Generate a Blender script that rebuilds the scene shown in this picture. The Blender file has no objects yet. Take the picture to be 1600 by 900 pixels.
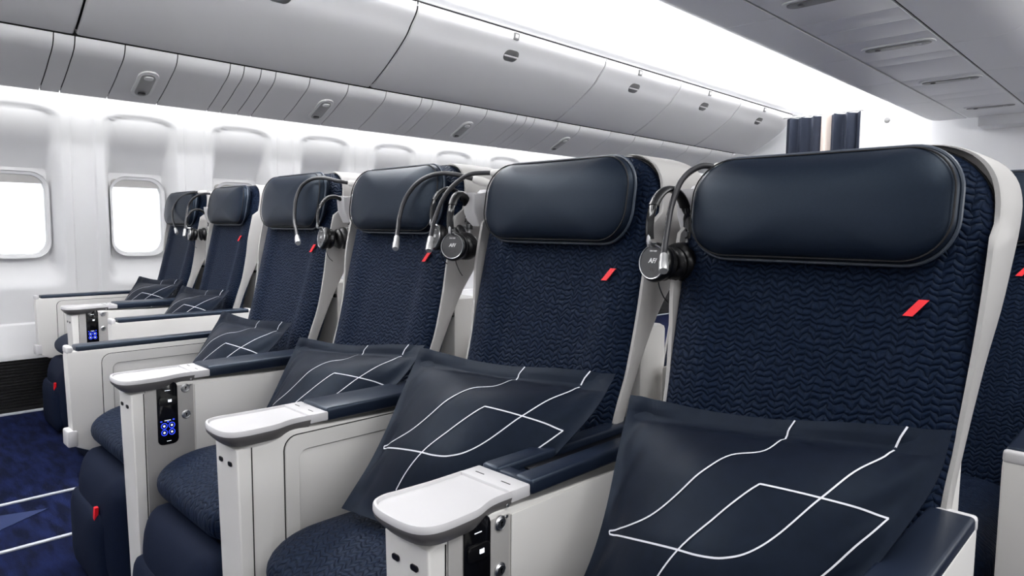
import bpy, bmesh, math, random
from mathutils import Vector, Matrix
random.seed(7)
PI = math.pi
C = bpy.context.scene.collection
SC = bpy.context.scene

# ------------------------------------------------------------------ camera
cam_d = bpy.data.cameras.new('camera'); cam = bpy.data.objects.new('camera', cam_d); C.objects.link(cam)
cam_d.sensor_width = 36.0; cam_d.lens = 36.0*1055/1600; cam_d.clip_start = 0.02; cam_d.clip_end = 100
cam.matrix_world = (Matrix.Translation((0, 0, 1.08)) @ Matrix.Rotation(math.radians(44.868), 4, 'Z')
                    @ Matrix.Rotation(math.radians(90-5.049), 4, 'X') @ Matrix.Rotation(math.radians(0.5), 4, 'Z'))
SC.camera = cam

# ------------------------------------------------------------------ world, lights, exposure
w = bpy.data.worlds.new('world'); SC.world = w; w.use_nodes = True
bg = w.node_tree.nodes['Background']; bg.inputs[0].default_value = (0.93, 0.96, 1.0, 1); bg.inputs[1].default_value = 1.25
vs = SC.view_settings; vs.view_transform = 'Standard'; vs.look = 'None'; vs.gamma = 1; vs.use_curve_mapping = False; vs.exposure = 0.0

def area(name, loc, rot, sx, sy, power, col=(1, 1, 1)):
    d = bpy.data.lights.new(name, 'AREA'); d.shape = 'RECTANGLE'; d.size = sx; d.size_y = sy; d.energy = power; d.color = col
    o = bpy.data.objects.new(name, d); C.objects.link(o); o.location = loc; o.rotation_euler = rot
    return o
# cove lights above the outboard bins and above the centre bins, shining up onto the vault
area('cove_light_outboard', (-3.20, 3.6, 2.50), (PI, math.radians(-12), 0), 0.10, 9.0, 150)
area('cove_light_centre', (-2.30, 3.6, 2.53), (PI, math.radians(12), 0), 0.10, 9.0, 130)
# wash light hidden behind the reading light panels, shining on the window wall
area('sidewall_wash_light', (-4.63, 3.4, 1.885), (0, math.radians(14), 0), 0.05, 9.4, 27)
# added fill light behind the camera, aimed at the seat fronts
area('front_fill_light', (-1.9, -0.9, 2.35), (math.radians(40), 0, 0), 2.6, 0.35, 23)
# out-of-view fill added on the right to brighten bins and seat sides
area('opposite_side_fill_light', (2.15, 3.4, 1.6), (0, math.radians(90), 0), 0.6, 8.0, 72)
area('near_aisle_fill_light', (0.35, 1.2, 2.4), (0, math.radians(12), 0), 0.4, 3.2, 34)  # extra unseen fill above the near aisle, lifts the console sides

# ------------------------------------------------------------------ materials
def mat(name, col, rough=0.5, metal=0.0, spec=0.5, emit=None, estr=0.0, tint=None):
    m = bpy.data.materials.new(name); m.use_nodes = True
    b = m.node_tree.nodes['Principled BSDF']
    b.inputs['Base Color'].default_value = (*col, 1); b.inputs['Roughness'].default_value = rough
    b.inputs['Metallic'].default_value = metal; b.inputs['Specular IOR Level'].default_value = spec
    if tint: b.inputs['Specular Tint'].default_value = (*tint, 1)
    if emit: b.inputs['Emission Color'].default_value = (*emit, 1); b.inputs['Emission Strength'].default_value = estr
    return m
def N(m, t, **kw):
    n = m.node_tree.nodes.new(t)
    for k, v in kw.items(): setattr(n, k, v)
    return n
def L(m, a, b): m.node_tree.links.new(a, b)
def mth(m, op, a, b=None):
    n = N(m, 'ShaderNodeMath', operation=op)
    for i, v in enumerate((a, b)):
        if v is None: continue
        if isinstance(v, (int, float)): n.inputs[i].default_value = v
        else: L(m, v, n.inputs[i])
    return n.outputs[0]
def bump(m, h, strength, dist):
    b = N(m, 'ShaderNodeBump'); b.inputs['Strength'].default_value = strength; b.inputs['Distance'].default_value = dist
    L(m, h, b.inputs['Height']); L(m, b.outputs[0], m.node_tree.nodes['Principled BSDF'].inputs['Normal'])
def noise_tint(m, col, amt, scale, coord='Object'):
    tc = N(m, 'ShaderNodeTexCoord'); ns = N(m, 'ShaderNodeTexNoise'); ns.inputs['Scale'].default_value = scale; ns.inputs['Detail'].default_value = 4
    L(m, tc.outputs[coord], ns.inputs['Vector'])
    r = N(m, 'ShaderNodeValToRGB'); r.color_ramp.elements[0].position = .3; r.color_ramp.elements[1].position = .7
    r.color_ramp.elements[0].color = (*[c*(1-amt) for c in col], 1); r.color_ramp.elements[1].color = (*[min(1, c*(1+amt)) for c in col], 1)
    L(m, ns.outputs[0], r.inputs[0]); L(m, r.outputs[0], m.node_tree.nodes['Principled BSDF'].inputs['Base Color'])
    return ns

M = {}
def quilt(name, col):
    m = mat(name, col, 0.55, spec=0.17, tint=(.45, .66, 1))
    uv = N(m, 'ShaderNodeTexCoord')
    ns = N(m, 'ShaderNodeTexNoise'); ns.inputs['Scale'].default_value = 38; ns.inputs['Detail'].default_value = 2
    L(m, uv.outputs['UV'], ns.inputs['Vector'])
    mix = N(m, 'ShaderNodeMixRGB', blend_type='LINEAR_LIGHT'); mix.inputs[0].default_value = 0.011
    L(m, uv.outputs['UV'], mix.inputs[1]); L(m, ns.outputs['Color'], mix.inputs[2])
    sp = N(m, 'ShaderNodeSeparateXYZ'); L(m, mix.outputs[0], sp.inputs[0])
    x, z = sp.outputs[0], sp.outputs[1]
    # broken herringbone of raised ribs
    cx = mth(m, 'DIVIDE', x, 0.0125); fl_ = mth(m, 'FLOOR', cx); fr_ = mth(m, 'FRACT', cx)
    par = mth(m, 'PINGPONG', fl_, 1.0)                       # 0,1,0,1
    sg = mth(m, 'SUBTRACT', mth(m, 'MULTIPLY', par, 2.0), 1.0)
    ph = mth(m, 'ADD', mth(m, 'DIVIDE', z, 0.0115), mth(m, 'ADD', mth(m, 'MULTIPLY', mth(m, 'MULTIPLY', sg, fr_), 0.62), mth(m, 'MULTIPLY', par, 0.5)))
    h1 = mth(m, 'ABSOLUTE', mth(m, 'SINE', mth(m, 'MULTIPLY', ph, PI)))
    edge = mth(m, 'POWER', mth(m, 'SINE', mth(m, 'MULTIPLY', fr_, PI)), 0.35)
    h = mth(m, 'MULTIPLY', mth(m, 'POWER', h1, 0.7), mth(m, 'ADD', mth(m, 'MULTIPLY', edge, 0.55), 0.45))
    bump(m, h, 0.8, 0.0030)
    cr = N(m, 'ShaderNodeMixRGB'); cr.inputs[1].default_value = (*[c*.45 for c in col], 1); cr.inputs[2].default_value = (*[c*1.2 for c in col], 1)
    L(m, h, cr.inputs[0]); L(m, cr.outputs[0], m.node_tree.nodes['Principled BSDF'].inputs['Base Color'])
    m.node_tree.nodes['Principled BSDF'].inputs['Sheen Weight'].default_value = 0.04
    m.node_tree.nodes['Principled BSDF'].inputs['Sheen Tint'].default_value = (.35, .5, .9, 1)
    return m
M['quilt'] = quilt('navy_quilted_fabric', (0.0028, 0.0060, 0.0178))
M['smooth_fabric'] = mat('navy_plain_fabric', (0.0035, 0.0075, 0.022), 0.75, spec=0.12)
ns = noise_tint(M['smooth_fabric'], (0.0035, 0.0075, 0.022), .2, 300); bump(M['smooth_fabric'], ns.outputs[0], .25, .0006)
M['leather'] = mat('navy_leather', (0.0058, 0.0100, 0.0200), 0.42, spec=0.27, tint=(.68, .84, 1))
ns = noise_tint(M['leather'], (0.0058, 0.0100, 0.0200), .12, 220); bump(M['leather'], ns.outputs[0], .15, .0004)
M['piping'] = mat('grey_blue_piping', (0.045, 0.06, 0.085), 0.4)
M['dark_line'] = mat('black_stitching', (0.002, 0.002, 0.004), 0.7)
M['pillow'] = mat('navy_pillow_cloth', (0.0040, 0.0062, 0.0140), 0.52, spec=0.17, tint=(.62, .8, 1))
ns = noise_tint(M['pillow'], (0.0040, 0.0062, 0.0140), .15, 60); bump(M['pillow'], ns.outputs[0], .12, .002)
M['print'] = mat('white_print', (0.72, 0.73, 0.78), 0.6)
M['cream'] = mat('cream_plastic', (0.75, 0.735, 0.71), 0.45, spec=0.4); noise_tint(M['cream'], (0.75, 0.735, 0.71), .03, 3)
M['shell'] = mat('grey_shell_plastic', (0.42, 0.41, 0.40), 0.5, spec=0.3)
M['tray'] = mat('pale_grey_tray', (0.62, 0.61, 0.62), 0.4)
M['tray_rim'] = mat('grey_tray_edge', (0.12, 0.115, 0.115), 0.4)
M['console_grey'] = mat('grey_console_panel', (0.38, 0.37, 0.36), 0.42)
M['pad'] = mat('navy_armrest_pad', (0.009, 0.014, 0.028), 0.36, spec=0.5, tint=(.7, .85, 1))
M['black'] = mat('black_plastic', (0.004, 0.004, 0.005), 0.3)
M['gloss'] = mat('glossy_black', (0.003, 0.003, 0.004), 0.12, spec=0.6)
M['seam'] = mat('dark_gap', (0.01, 0.01, 0.01), 0.9)
M['steel'] = mat('brushed_steel', (0.62, 0.62, 0.63), 0.28, metal=1.0)
M['lamp_tip'] = mat('satin_silver', (0.70, 0.70, 0.70), 0.35, metal=0.7)
M['rubber'] = mat('dark_grey_rubber', (0.028, 0.028, 0.032), 0.4)
M['blue_icon'] = mat('blue_lit_icon', (0.0, 0.0, 0.1), 0.5, emit=(0.03, 0.07, 1.0), estr=1.6)
M['white_icon'] = mat('white_lit_icon', (0.5, 0.5, 0.5), 0.5, emit=(0.85, 0.9, 1.0), estr=1.1)
M['red'] = mat('red_label', (0.92, 0.012, 0.022), 0.5)
M['cup_face'] = mat('dark_grey_cup_face', (0.05, 0.05, 0.053), 0.35)
M['white_ink'] = mat('white_ink', (0.8, 0.8, 0.8), 0.5)
M['wall'] = mat('white_sidewall', (0.68, 0.68, 0.69), 0.5, spec=0.3); noise_tint(M['wall'], (0.68, 0.68, 0.69), .02, 4)
M['bin'] = mat('pale_grey_bin', (0.50, 0.50, 0.505), 0.5, spec=0.3); noise_tint(M['bin'], (0.50, 0.50, 0.505), .02, 2)
M['ceil'] = mat('white_ceiling', (0.88, 0.88, 0.89), 0.6)
M['under'] = mat('grey_bin_underside', (0.80, 0.80, 0.805), 0.42)
M['unit'] = mat('mid_grey_unit', (0.20, 0.20, 0.20), 0.45)
M['unit_dark'] = mat('dark_grey_unit', (0.09, 0.09, 0.09), 0.45)
M['dado'] = mat('black_dado', (0.012, 0.012, 0.013), 0.5)
M['strip'] = mat('white_floor_strip', (0.55, 0.57, 0.62), 0.5)
M['curtain'] = mat('navy_curtain', (0.006, 0.011, 0.026), 0.8)
M['curtain_light'] = mat('beige_curtain', (0.55, 0.47, 0.42), 0.8)
M['rail'] = mat('curtain_rail_metal', (0.5, 0.5, 0.5), 0.4, metal=.8)
g = bpy.data.materials.new('window_glass'); g.use_nodes = True
gb = g.node_tree.nodes['Principled BSDF']; gb.inputs['Base Color'].default_value = (1, 1, 1, 1); gb.inputs['Transmission Weight'].default_value = 1; gb.inputs['Roughness'].default_value = 0; gb.inputs['IOR'].default_value = 1.02
M['glass'] = g
M['day'] = mat('bright_overcast_daylight', (1, 1, 1), 1, emit=(1, 1, 1), estr=1.6)
# carpet
m = mat('blue_carpet', (0.01, 0.02, 0.09), 0.95, spec=0.1); M['carpet'] = m
tc = N(m, 'ShaderNodeTexCoord'); mp = N(m, 'ShaderNodeMapping'); L(m, tc.outputs['Object'], mp.inputs[0]); mp.inputs['Scale'].default_value = (3.0, 12.0, 1)
n1 = N(m, 'ShaderNodeTexNoise'); n1.inputs['Scale'].default_value = 2.2; n1.inputs['Detail'].default_value = 3; L(m, mp.outputs[0], n1.inputs['Vector'])
n2 = N(m, 'ShaderNodeTexNoise'); n2.inputs['Scale'].default_value = 260; L(m, tc.outputs['Object'], n2.inputs['Vector'])
r = N(m, 'ShaderNodeValToRGB'); r.color_ramp.elements[0].position = .38; r.color_ramp.elements[1].position = .66
r.color_ramp.elements[0].color = (0.0015, 0.0035, 0.016, 1); r.color_ramp.elements[1].color = (0.006, 0.011, 0.052, 1)
L(m, n1.outputs[0], r.inputs[0]); L(m, r.outputs[0], m.node_tree.nodes['Principled BSDF'].inputs['Base Color']); bump(m, n2.outputs[0], .6, .004)
M['carpet_light'] = mat('light_blue_carpet_shape', (0.025, 0.035, 0.09), 0.95, spec=0.1)

# ------------------------------------------------------------------ helpers
def finish(name, bm, mats, parent=None, smooth=40, loc=None):
    me = bpy.data.meshes.new(name)
    bmesh.ops.recalc_face_normals(bm, faces=bm.faces)
    bm.to_mesh(me); bm.free()
    for x in (mats if isinstance(mats, (list, tuple)) else [mats]): me.materials.append(M[x])
    if smooth:
        me.shade_smooth(); me.set_sharp_from_angle(angle=math.radians(smooth))
    o = bpy.data.objects.new(name, me); C.objects.link(o)
    if parent: o.parent = parent
    if loc: o.location = loc
    return o
def tag(o, label=None, cat=None, group=None, kind=None):
    for k, v in (('label', label), ('category', cat), ('group', group), ('kind', kind)):
        if v: o[k] = v
    return o
def empty(name, loc=(0, 0, 0), rz=0, parent=None):
    o = bpy.data.objects.new(name, None); C.objects.link(o); o.location = loc; o.rotation_euler = (0, 0, rz); o.empty_display_size = .1
    if parent: o.parent = parent
    return o
def struct(o): o['kind'] = 'structure'; return o
def copy_tree(o, parent=None):
    c = o.copy(); C.objects.link(c)
    if parent: c.parent = parent
    for k in ('label', 'category', 'group'):
        if parent is None and k in c: del c[k]
    for ch in list(o.children): copy_tree(ch, c)
    return c

def add_box(bm, c, s, bev=0.0, seg=2, mi=0, rot=None):
    r = bmesh.ops.create_cube(bm, size=1)
    vs_ = r['verts']; fs = set(f for v in vs_ for f in v.link_faces)
    bmesh.ops.scale(bm, verts=vs_, vec=s)
    if rot: bmesh.ops.rotate(bm, verts=vs_, cent=(0, 0, 0), matrix=rot)
    bmesh.ops.translate(bm, verts=vs_, vec=c)
    if bev:
        es = list(set(e for v in vs_ for e in v.link_edges))
        rr_ = bmesh.ops.bevel(bm, geom=es, offset=bev, segments=seg, profile=.5, affect='EDGES')
        fs = set(f for f in fs if f.is_valid) | set(rr_['faces'])
    for f in fs: f.material_index = mi
def box(name, c, s, m, parent=None, bev=.003):
    bm = bmesh.new(); add_box(bm, c, s, bev); return finish(name, bm, m, parent)
def prism(bm, pts, fn, d0, d1, bev=0, seg=2, mi=0):
    """polygon pts (a,b); fn(a,b,d)->3D ; extruded d0..d1, rims bevelled"""
    lo = [bm.verts.new(fn(a, b, d0)) for a, b in pts]; hi = [bm.verts.new(fn(a, b, d1)) for a, b in pts]
    n = len(pts); fs = [bm.faces.new(lo[::-1]), bm.faces.new(hi)]
    caps = fs[:]
    for i in range(n): fs.append(bm.faces.new((lo[i], lo[(i+1) % n], hi[(i+1) % n], hi[i])))
    if bev:
        es = set(e for f in caps for e in f.edges)
        rr_ = bmesh.ops.bevel(bm, geom=list(es), offset=bev, segments=seg, profile=.5, affect='EDGES')
        fs = [f for f in fs if f.is_valid] + list(rr_['faces'])
    for f in fs: f.material_index = mi
def rrect(cx, cy, w, h, r, k=6):
    pts = []
    if not isinstance(r, (list, tuple)): r = [r]*4
    for (sx, sy, a0), rad in zip(((1, 1, 0), (-1, 1, 90), (-1, -1, 180), (1, -1, 270)), r):
        for i in range(k+1):
            a = math.radians(a0+90*i/k)
            pts.append((cx+sx*(w/2-rad)+rad*math.cos(a), cy+sy*(h/2-rad)+rad*math.sin(a)))
    return pts
def smooth_path(pts, n=8, closed=False):
    P = [Vector(p) for p in pts]; out = []; m_ = len(P)
    rng = range(m_) if closed else range(m_-1)
    for i in rng:
        p0 = P[(i-1) % m_] if (closed or i > 0) else P[i]*2-P[i+1]; p1 = P[i]; p2 = P[(i+1) % m_]
        p3 = P[(i+2) % m_] if (closed or i < m_-2) else P[i+1]*2-P[i]
        for j in range(n):
            t = j/n
            out.append(.5*((2*p1)+(p2-p0)*t+(2*p0-5*p1+4*p2-p3)*t*t+(3*p1-p0-3*p2+p3)*t**3))
    if not closed: out.append(P[-1])
    return out
def add_tube(bm, pts, r, k=10, closed=False, caps=True, mi=0, flat=None):
    P = [Vector(p) for p in pts]; n = len(P); rings = []
    up = Vector((0, 0, 1)); prev = None
    for i in range(n):
        t = (P[(i+1) % n]-P[i-1]) if closed else (P[min(i+1, n-1)]-P[max(i-1, 0)])
        t.normalize()
        if prev is None:
            a = up if abs(t.dot(up)) < .9 else Vector((1, 0, 0)); nrm = (a-t*a.dot(t)).normalized()
        else: nrm = (prev-t*prev.dot(t)).normalized()
        prev = nrm; b = t.cross(nrm)
        rad = r(i/(n-1)) if callable(r) else r
        ra, rb = (rad, rad) if flat is None else flat
        rings.append([bm.verts.new(P[i]+nrm*math.cos(2*PI*j/k)*ra+b*math.sin(2*PI*j/k)*rb) for j in range(k)])
    for i in range(n if closed else n-1):
        a, b = rings[i], rings[(i+1) % n]
        for j in range(k):
            f = bm.faces.new((a[j], a[(j+1) % k], b[(j+1) % k], b[j])); f.material_index = mi
    if not closed and caps:
        bm.faces.new(rings[0][::-1]).material_index = mi; bm.faces.new(rings[-1]).material_index = mi
def add_lathe(bm, prof, origin, axis, k=24, mi=0):
    """prof: (radius, distance along axis)"""
    ax = Vector(axis).normalized(); a = Vector((0, 0, 1)) if abs(ax.z) < .9 else Vector((1, 0, 0))
    u = (a-ax*a.dot(ax)).normalized(); v = ax.cross(u); o = Vector(origin); rings = []
    for r_, d in prof:
        if r_ < 1e-6: rings.append([bm.verts.new(o+ax*d)])
        else: rings.append([bm.verts.new(o+ax*d+(u*math.cos(2*PI*j/k)+v*math.sin(2*PI*j/k))*r_) for j in range(k)])
    for A, B in zip(rings, rings[1:]):
        for j in range(k):
            q = [A[j % len(A)], A[(j+1) % len(A)], B[(j+1) % len(B)], B[j % len(B)]]
            q = list(dict.fromkeys(q))
            if len(q) > 2: bm.faces.new(q).material_index = mi
def puff(bm, w, h, r, tf, tb, fn, nr=12, k=12, e=2.6, bulge=None, mi=0, r_list=None):
    """rounded cushion: outline w x h with corner radius r, front thickness tf, back tb.
    fn(x, s, d) maps sideways, up and outward to 3D. UV = metres."""
    uvl = bm.loops.layers.uv.verify()
    base = rrect(0, 0, w, h, r_list or r, k); pts = []
    # densify the straight runs
    n = len(base)
    for i in range(n):
        a, b = base[i], base[(i+1) % n]; d = math.dist(a, b); m_ = max(1, int(d/.02))
        for j in range(m_): pts.append((a[0]+(b[0]-a[0])*j/m_, a[1]+(b[1]-a[1])*j/m_))
    n = len(pts)
    def side(T, sgn):
        rings = []
        for q in range(1, nr+1):
            rho = math.sin(PI/2*q/nr)**.9 if q < nr else 1
            dd = T*(max(0, 1-rho**e))**(1/e)
            ring = []
            for (x, s) in pts:
                X, S = x*rho, s*rho
                D = sgn*dd
                if bulge and sgn > 0: D += bulge(X/(w/2), S/(h/2))*(1-rho**6)
                ring.append((X, S, D))
            rings.append(ring)
        c = (0, 0, sgn*T+(bulge(0, 0) if bulge and sgn > 0 else 0))
        return c, rings
    rim = None
    for T, sgn in ((tf, 1), (tb, -1)):
        c, rings = side(T, sgn)
        cv = bm.verts.new(fn(*c)); cu = {cv: (c[0], c[1])}; V = []
        for qi, ring in enumerate(rings):
            if qi == len(rings)-1 and rim: V.append(rim); continue
            V.append([bm.verts.new(fn(*p)) for p in ring])
        if rim is None: rim = V[-1]
        UVs = [[(p[0], p[1]) for p in ring] for ring in rings]
        # keep the pattern from squashing at the rounded rim: add the arc length outwards
        for i in range(n):
            f = bm.faces.new((cv, V[0][i], V[0][(i+1) % n])); f.material_index = mi
            for lp, uv in zip(f.loops, ((c[0], c[1]), UVs[0][i], UVs[0][(i+1) % n])): lp[uvl].uv = uv
        for q in range(len(V)-1):
            for i in range(n):
                j = (i+1) % n
                f = bm.faces.new((V[q][i], V[q+1][i], V[q+1][j], V[q][j])); f.material_index = mi
                for lp, uv in zip(f.loops, (UVs[q][i], UVs[q+1][i], UVs[q+1][j], UVs[q][j])): lp[uvl].uv = uv
def thicken(bm, t):
    bmesh.ops.recalc_face_normals(bm, faces=bm.faces); bm.normal_update()
    return bmesh.ops.solidify(bm, geom=bm.faces[:], thickness=t)
def text_mesh(s, size, shear=0.0, bold=0.0):
    cu = bpy.data.curves.new('t', 'FONT'); cu.body = s; cu.size = size; cu.shear = shear; cu.offset = bold
    cu.align_x = 'CENTER'; cu.align_y = 'CENTER'; cu.extrude = 0.0003; cu.resolution_u = 3
    o = bpy.data.objects.new('t', cu); C.objects.link(o); bpy.context.view_layer.update()
    me = bpy.data.meshes.new_from_object(o); bpy.data.objects.remove(o); bpy.data.curves.remove(cu)
    return me
def add_text(bm, s, size, mtx, mi, shear=0., bold=0.):
    me = text_mesh(s, size, shear, bold); n0 = len(bm.verts); f0 = len(bm.faces)
    bm.from_mesh(me); bm.verts.ensure_lookup_table(); bm.faces.ensure_lookup_table()
    bmesh.ops.transform(bm, matrix=mtx, verts=bm.verts[n0:])
    for f in bm.faces[f0:]: f.material_index = mi
    bpy.data.meshes.remove(me)
def grid(bm, rows, mi=0, closed=False):
    V = [[bm.verts.new(p) for p in r_] for r_ in rows]
    for a, b in zip(V, V[1:]):
        n = len(a)
        for i in range(n if closed else n-1):
            j = (i+1) % n; bm.faces.new((a[i], a[j], b[j], b[i])).material_index = mi
    return V

# ================================================================== SETTING
# x = -u (u grows towards the windows), y grows aft, z up
Y0, Y1 = -1.5, 8.25
# floor
struct(box('floor', (-1.25, (Y0+Y1)/2-.25, -.05), (7.6, Y1-Y0+.5, .1), 'carpet', bev=0))
bm = bmesh.new(); add_box(bm, (2.3, 3.3, 1.3), (.08, 10.2, 2.7), 0); struct(finish('wall_right', bm, 'wall'))
bm = bmesh.new(); add_box(bm, (-1.25, -1.5, 1.4), (7.4, .08, 2.8), 0); struct(finish('wall_front', bm, 'wall'))
for u in (3.155, 2.69):
    tag(box('floor_path_strip', (-u, 3.4, .003), (.017, 7.0, .006), 'strip', bev=.001),
        'white floor path strip on the window seats side of the blue aisle' if u > 3 else 'white floor path strip nearer the centre seats on the blue aisle', 'floor strip')
bm = bmesh.new()
prism(bm, [(-3.07, .30), (-2.86, .30), (-3.0, .52)], lambda a, b, d: (a, b, d), .0005, .003)
struct(finish('trim_1', bm, 'carpet_light'))

# window wall, one panel per window bay, with scalloped recess and rounded opening
U = 4.75; BW = .65; WIN = [1.42+BW*i for i in range(-2, 9)]
def smoothstep(a, b, x): t = max(0, min(1, (x-a)/(b-a))); return t*t*(3-2*t)
WZ0, WZ1, WW = .885, 1.385, .315
def recess(dy, z):
    """depth behind the wall plane at offset dy from the window centre"""
    half = .215
    top = 1.765 - .05*abs(dy/half)**3.0
    ey = smoothstep(half+.004, half-.05-.02*smoothstep(1.75, 1.3, z), abs(dy))
    ez = smoothstep(top+.003, top-.014, z)
    d = .020+.142*max(0, min(1, (1.76-z)/.36))**2.1
    low = smoothstep(.70, .90, z)
    return d*ey*ez*low
def wall_bay(yc):
    bm = bmesh.new(); n = 144; rings = []
    hole = []
    for i in range(n):
        a = 2*PI*i/n
        # superellipse hole
        ca, sa = math.cos(a), math.sin(a); p = 3.6
        rr_ = (abs(ca/(WW/2))**p+abs(sa/((WZ1-WZ0)/2))**p)**(-1/p)
        hole.append((rr_*ca, (WZ0+WZ1)/2+rr_*sa))
    zb, zt = .50, 2.05
    outer = []
    for (dy, z) in hole:
        zc = (WZ0+WZ1)/2; ca, sa = dy, z-zc
        k = min((BW/2)/abs(ca) if abs(ca) > 1e-9 else 1e9, ((zt-zc) if sa > 0 else (zc-zb))/abs(sa) if abs(sa) > 1e-9 else 1e9)
        outer.append((ca*k, zc+sa*k))
    rows = []
    Q = 46
    # reveal lip going outward first
    rows.append([(-(U+.16), yc+dy*.97, (WZ0+WZ1)/2+(z-(WZ0+WZ1)/2)*.98) for dy, z in hole])
    for q in range(Q+1):
        t = (q/Q)**1.15; row = []
        for (a, b) in zip(hole, outer):
            dy = a[0]+(b[0]-a[0])*t; z = a[1]+(b[1]-a[1])*t
            u = U+recess(dy, z)+.014*smoothstep(BW/2-.068, BW/2-.058, abs(dy))
            row.append((-u, yc+dy, z))
        rows.append(row)
    grid(bm, rows, closed=True)
    # solid margin so the panel has thickness
    return struct(finish('wall_left', bm, 'wall', smooth=50))
for i, yc in enumerate(WIN):
    wall_bay(yc)
    bm = bmesh.new()
    def fr(w, h, d, k=10): return [(-(U+d), yc+a, (WZ0+WZ1)/2+b) for a, b in rrect(0, 0, w, h, min(w, h)*.30, k)]
    grid(bm, [fr(WW+.012, .512, .105), fr(WW+.006, .506, .118), fr(WW-.02, .475, .124), fr(WW-.03, .465, .150), fr(WW+.10, .60, .152)], closed=True)
    wf = struct(finish('window_%d' % (i+1), bm, 'wall'))
    bm = bmesh.new(); bm.faces.new([bm.verts.new(p) for p in fr(WW-.01, .485, .146)]); finish('pane', bm, 'glass', wf)
    bm = bmesh.new()   # drawn up shade peeking at the top
    pts = [(-(U+.138), yc+a, (WZ0+WZ1)/2+b) for a, b in rrect(0, .213, WW-.02, .05, [.024, .024, .004, .004])]
    f = bm.faces.new([bm.verts.new(p) for p in pts]); r = bmesh.ops.extrude_face_region(bm, geom=[f]); bmesh.ops.translate(bm, verts=[v for v in r['geom'] if isinstance(v, bmesh.types.BMVert)], vec=(.004, 0, 0)); finish('window_shade', bm, 'shell', wf)
# lower wall, ledge and dado
bm = bmesh.new()
grid(bm, [[(-4.75, y, .50) for y in (Y0, Y1)], [(-4.745, y, .51) for y in (Y0, Y1)], [(-4.725, y, .50) for y in (Y0, Y1)], [(-4.66, y, .34) for y in (Y0, Y1)], [(-4.655, y, .325) for y in (Y0, Y1)], [(-4.655, y, .31) for y in (Y0, Y1)], [(-4.72, y, .31) for y in (Y0, Y1)]])
struct(finish('trim_2', bm, 'wall'))
bm = bmesh.new()
add_box(bm, (-4.70, (Y0+Y1)/2, .155), (.05, Y1-Y0, .31))
for k in range(16): add_box(bm, (-4.67, (Y0+Y1)/2, .03+k*.0175), (.016, Y1-Y0, .006), 0)
struct(finish('baseboard_left', bm, 'dado'))
box('tmp', (0, 0, 0), (1, 1, 1), 'wall'); bpy.data.objects.remove(bpy.data.objects['tmp'])
bm = bmesh.new(); add_box(bm, (-4.66, (Y0+Y1)/2, .006), (.02, Y1-Y0, .012), .002); struct(finish('trim_3', bm, 'strip'))

# reading light panels under the outboard bins: separate pieces with dark joints
PSU = [(3.888, 1.990), (3.894, 1.972), (3.902, 1.955), (3.918, 1.936), (3.95, 1.914), (4.012, 1.884), (4.07, 1.853), (4.135, 1.823), (4.245, 1.777), (4.252, 1.770), (4.256, 1.782), (4.25, 1.80)]
seams = [-.55, .20, .797, .885, 1.105, 1.358, 1.64, 1.72, 1.82, 1.91, 2.13, 2.40, 2.69, 2.99, 3.09, 3.35, 3.62, 3.95, 4.06, 4.16, 4.45, 4.75, 5.2, 5.6, 6.1, 6.6, 7.1, 7.6, 8.1]
nt = 4
for a, b in zip(seams, seams[1:]):
    bm = bmesh.new(); g_ = .0028
    grid(bm, [[(-u, y, z) for u, z in PSU] for y in (a+g_, b-g_)])
    thicken(bm, .004)
    o = finish('trim_%d' % nt, bm, 'bin'); struct(o); nt += 1
bm = bmesh.new(); grid(bm, [[(-u+.0, y, z+.02) for u, z in PSU[1:9]] for y in (Y0, Y1)]); struct(finish('trim_%d' % nt, bm, 'seam')); nt += 1

def psu_light(y, idx, lab):
    """elongated reading light unit let into the sloping panel"""
    root = empty('reading_light_unit', (-4.085, y, 1.846)); tag(root, lab, 'reading light', 'reading light units over the window seats')
    sl = math.atan2(1.823-1.912, 4.135-3.95)   # slope along u
    R = Matrix.Rotation(sl, 3, 'Y')           # local x = -u direction
    def f(a, b, d): v = R @ Vector((a, b, d)); return (v.x, v.y, v.z)
    bm = bmesh.new(); prism(bm, rrect(0, 0, .235, .105, .05), f, -.007, .004, .002); finish('bezel', bm, 'bin', root)
    bm = bmesh.new(); prism(bm, rrect(0, 0, .200, .072, .034), f, -.010, -.004, .002); finish('lamp_panel', bm, 'unit', root)
    bm = bmesh.new(); prism(bm, rrect(-.075, 0, .022, .040, .009), f, -.014, -.009, .001); o = finish('lens', bm, 'black', root)
    bm = bmesh.new(); prism(bm, rrect(.068, 0, .03, .046, .012), f, -.014, -.009, .002); o = finish('lens', bm, 'bin', root)
    return root
for y, lab in ((1.25, 'oval grey reading light unit nearest the camera, above the second cabin window'), (2.31, 'second oval grey reading light unit along the panel below the overhead bins'),
               (3.53, 'third oval grey reading light unit along the panel below the overhead bins'), (4.70, 'faint farthest oval reading light unit just above the third seat headrest')):
    psu_light(y, 0, lab)

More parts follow.
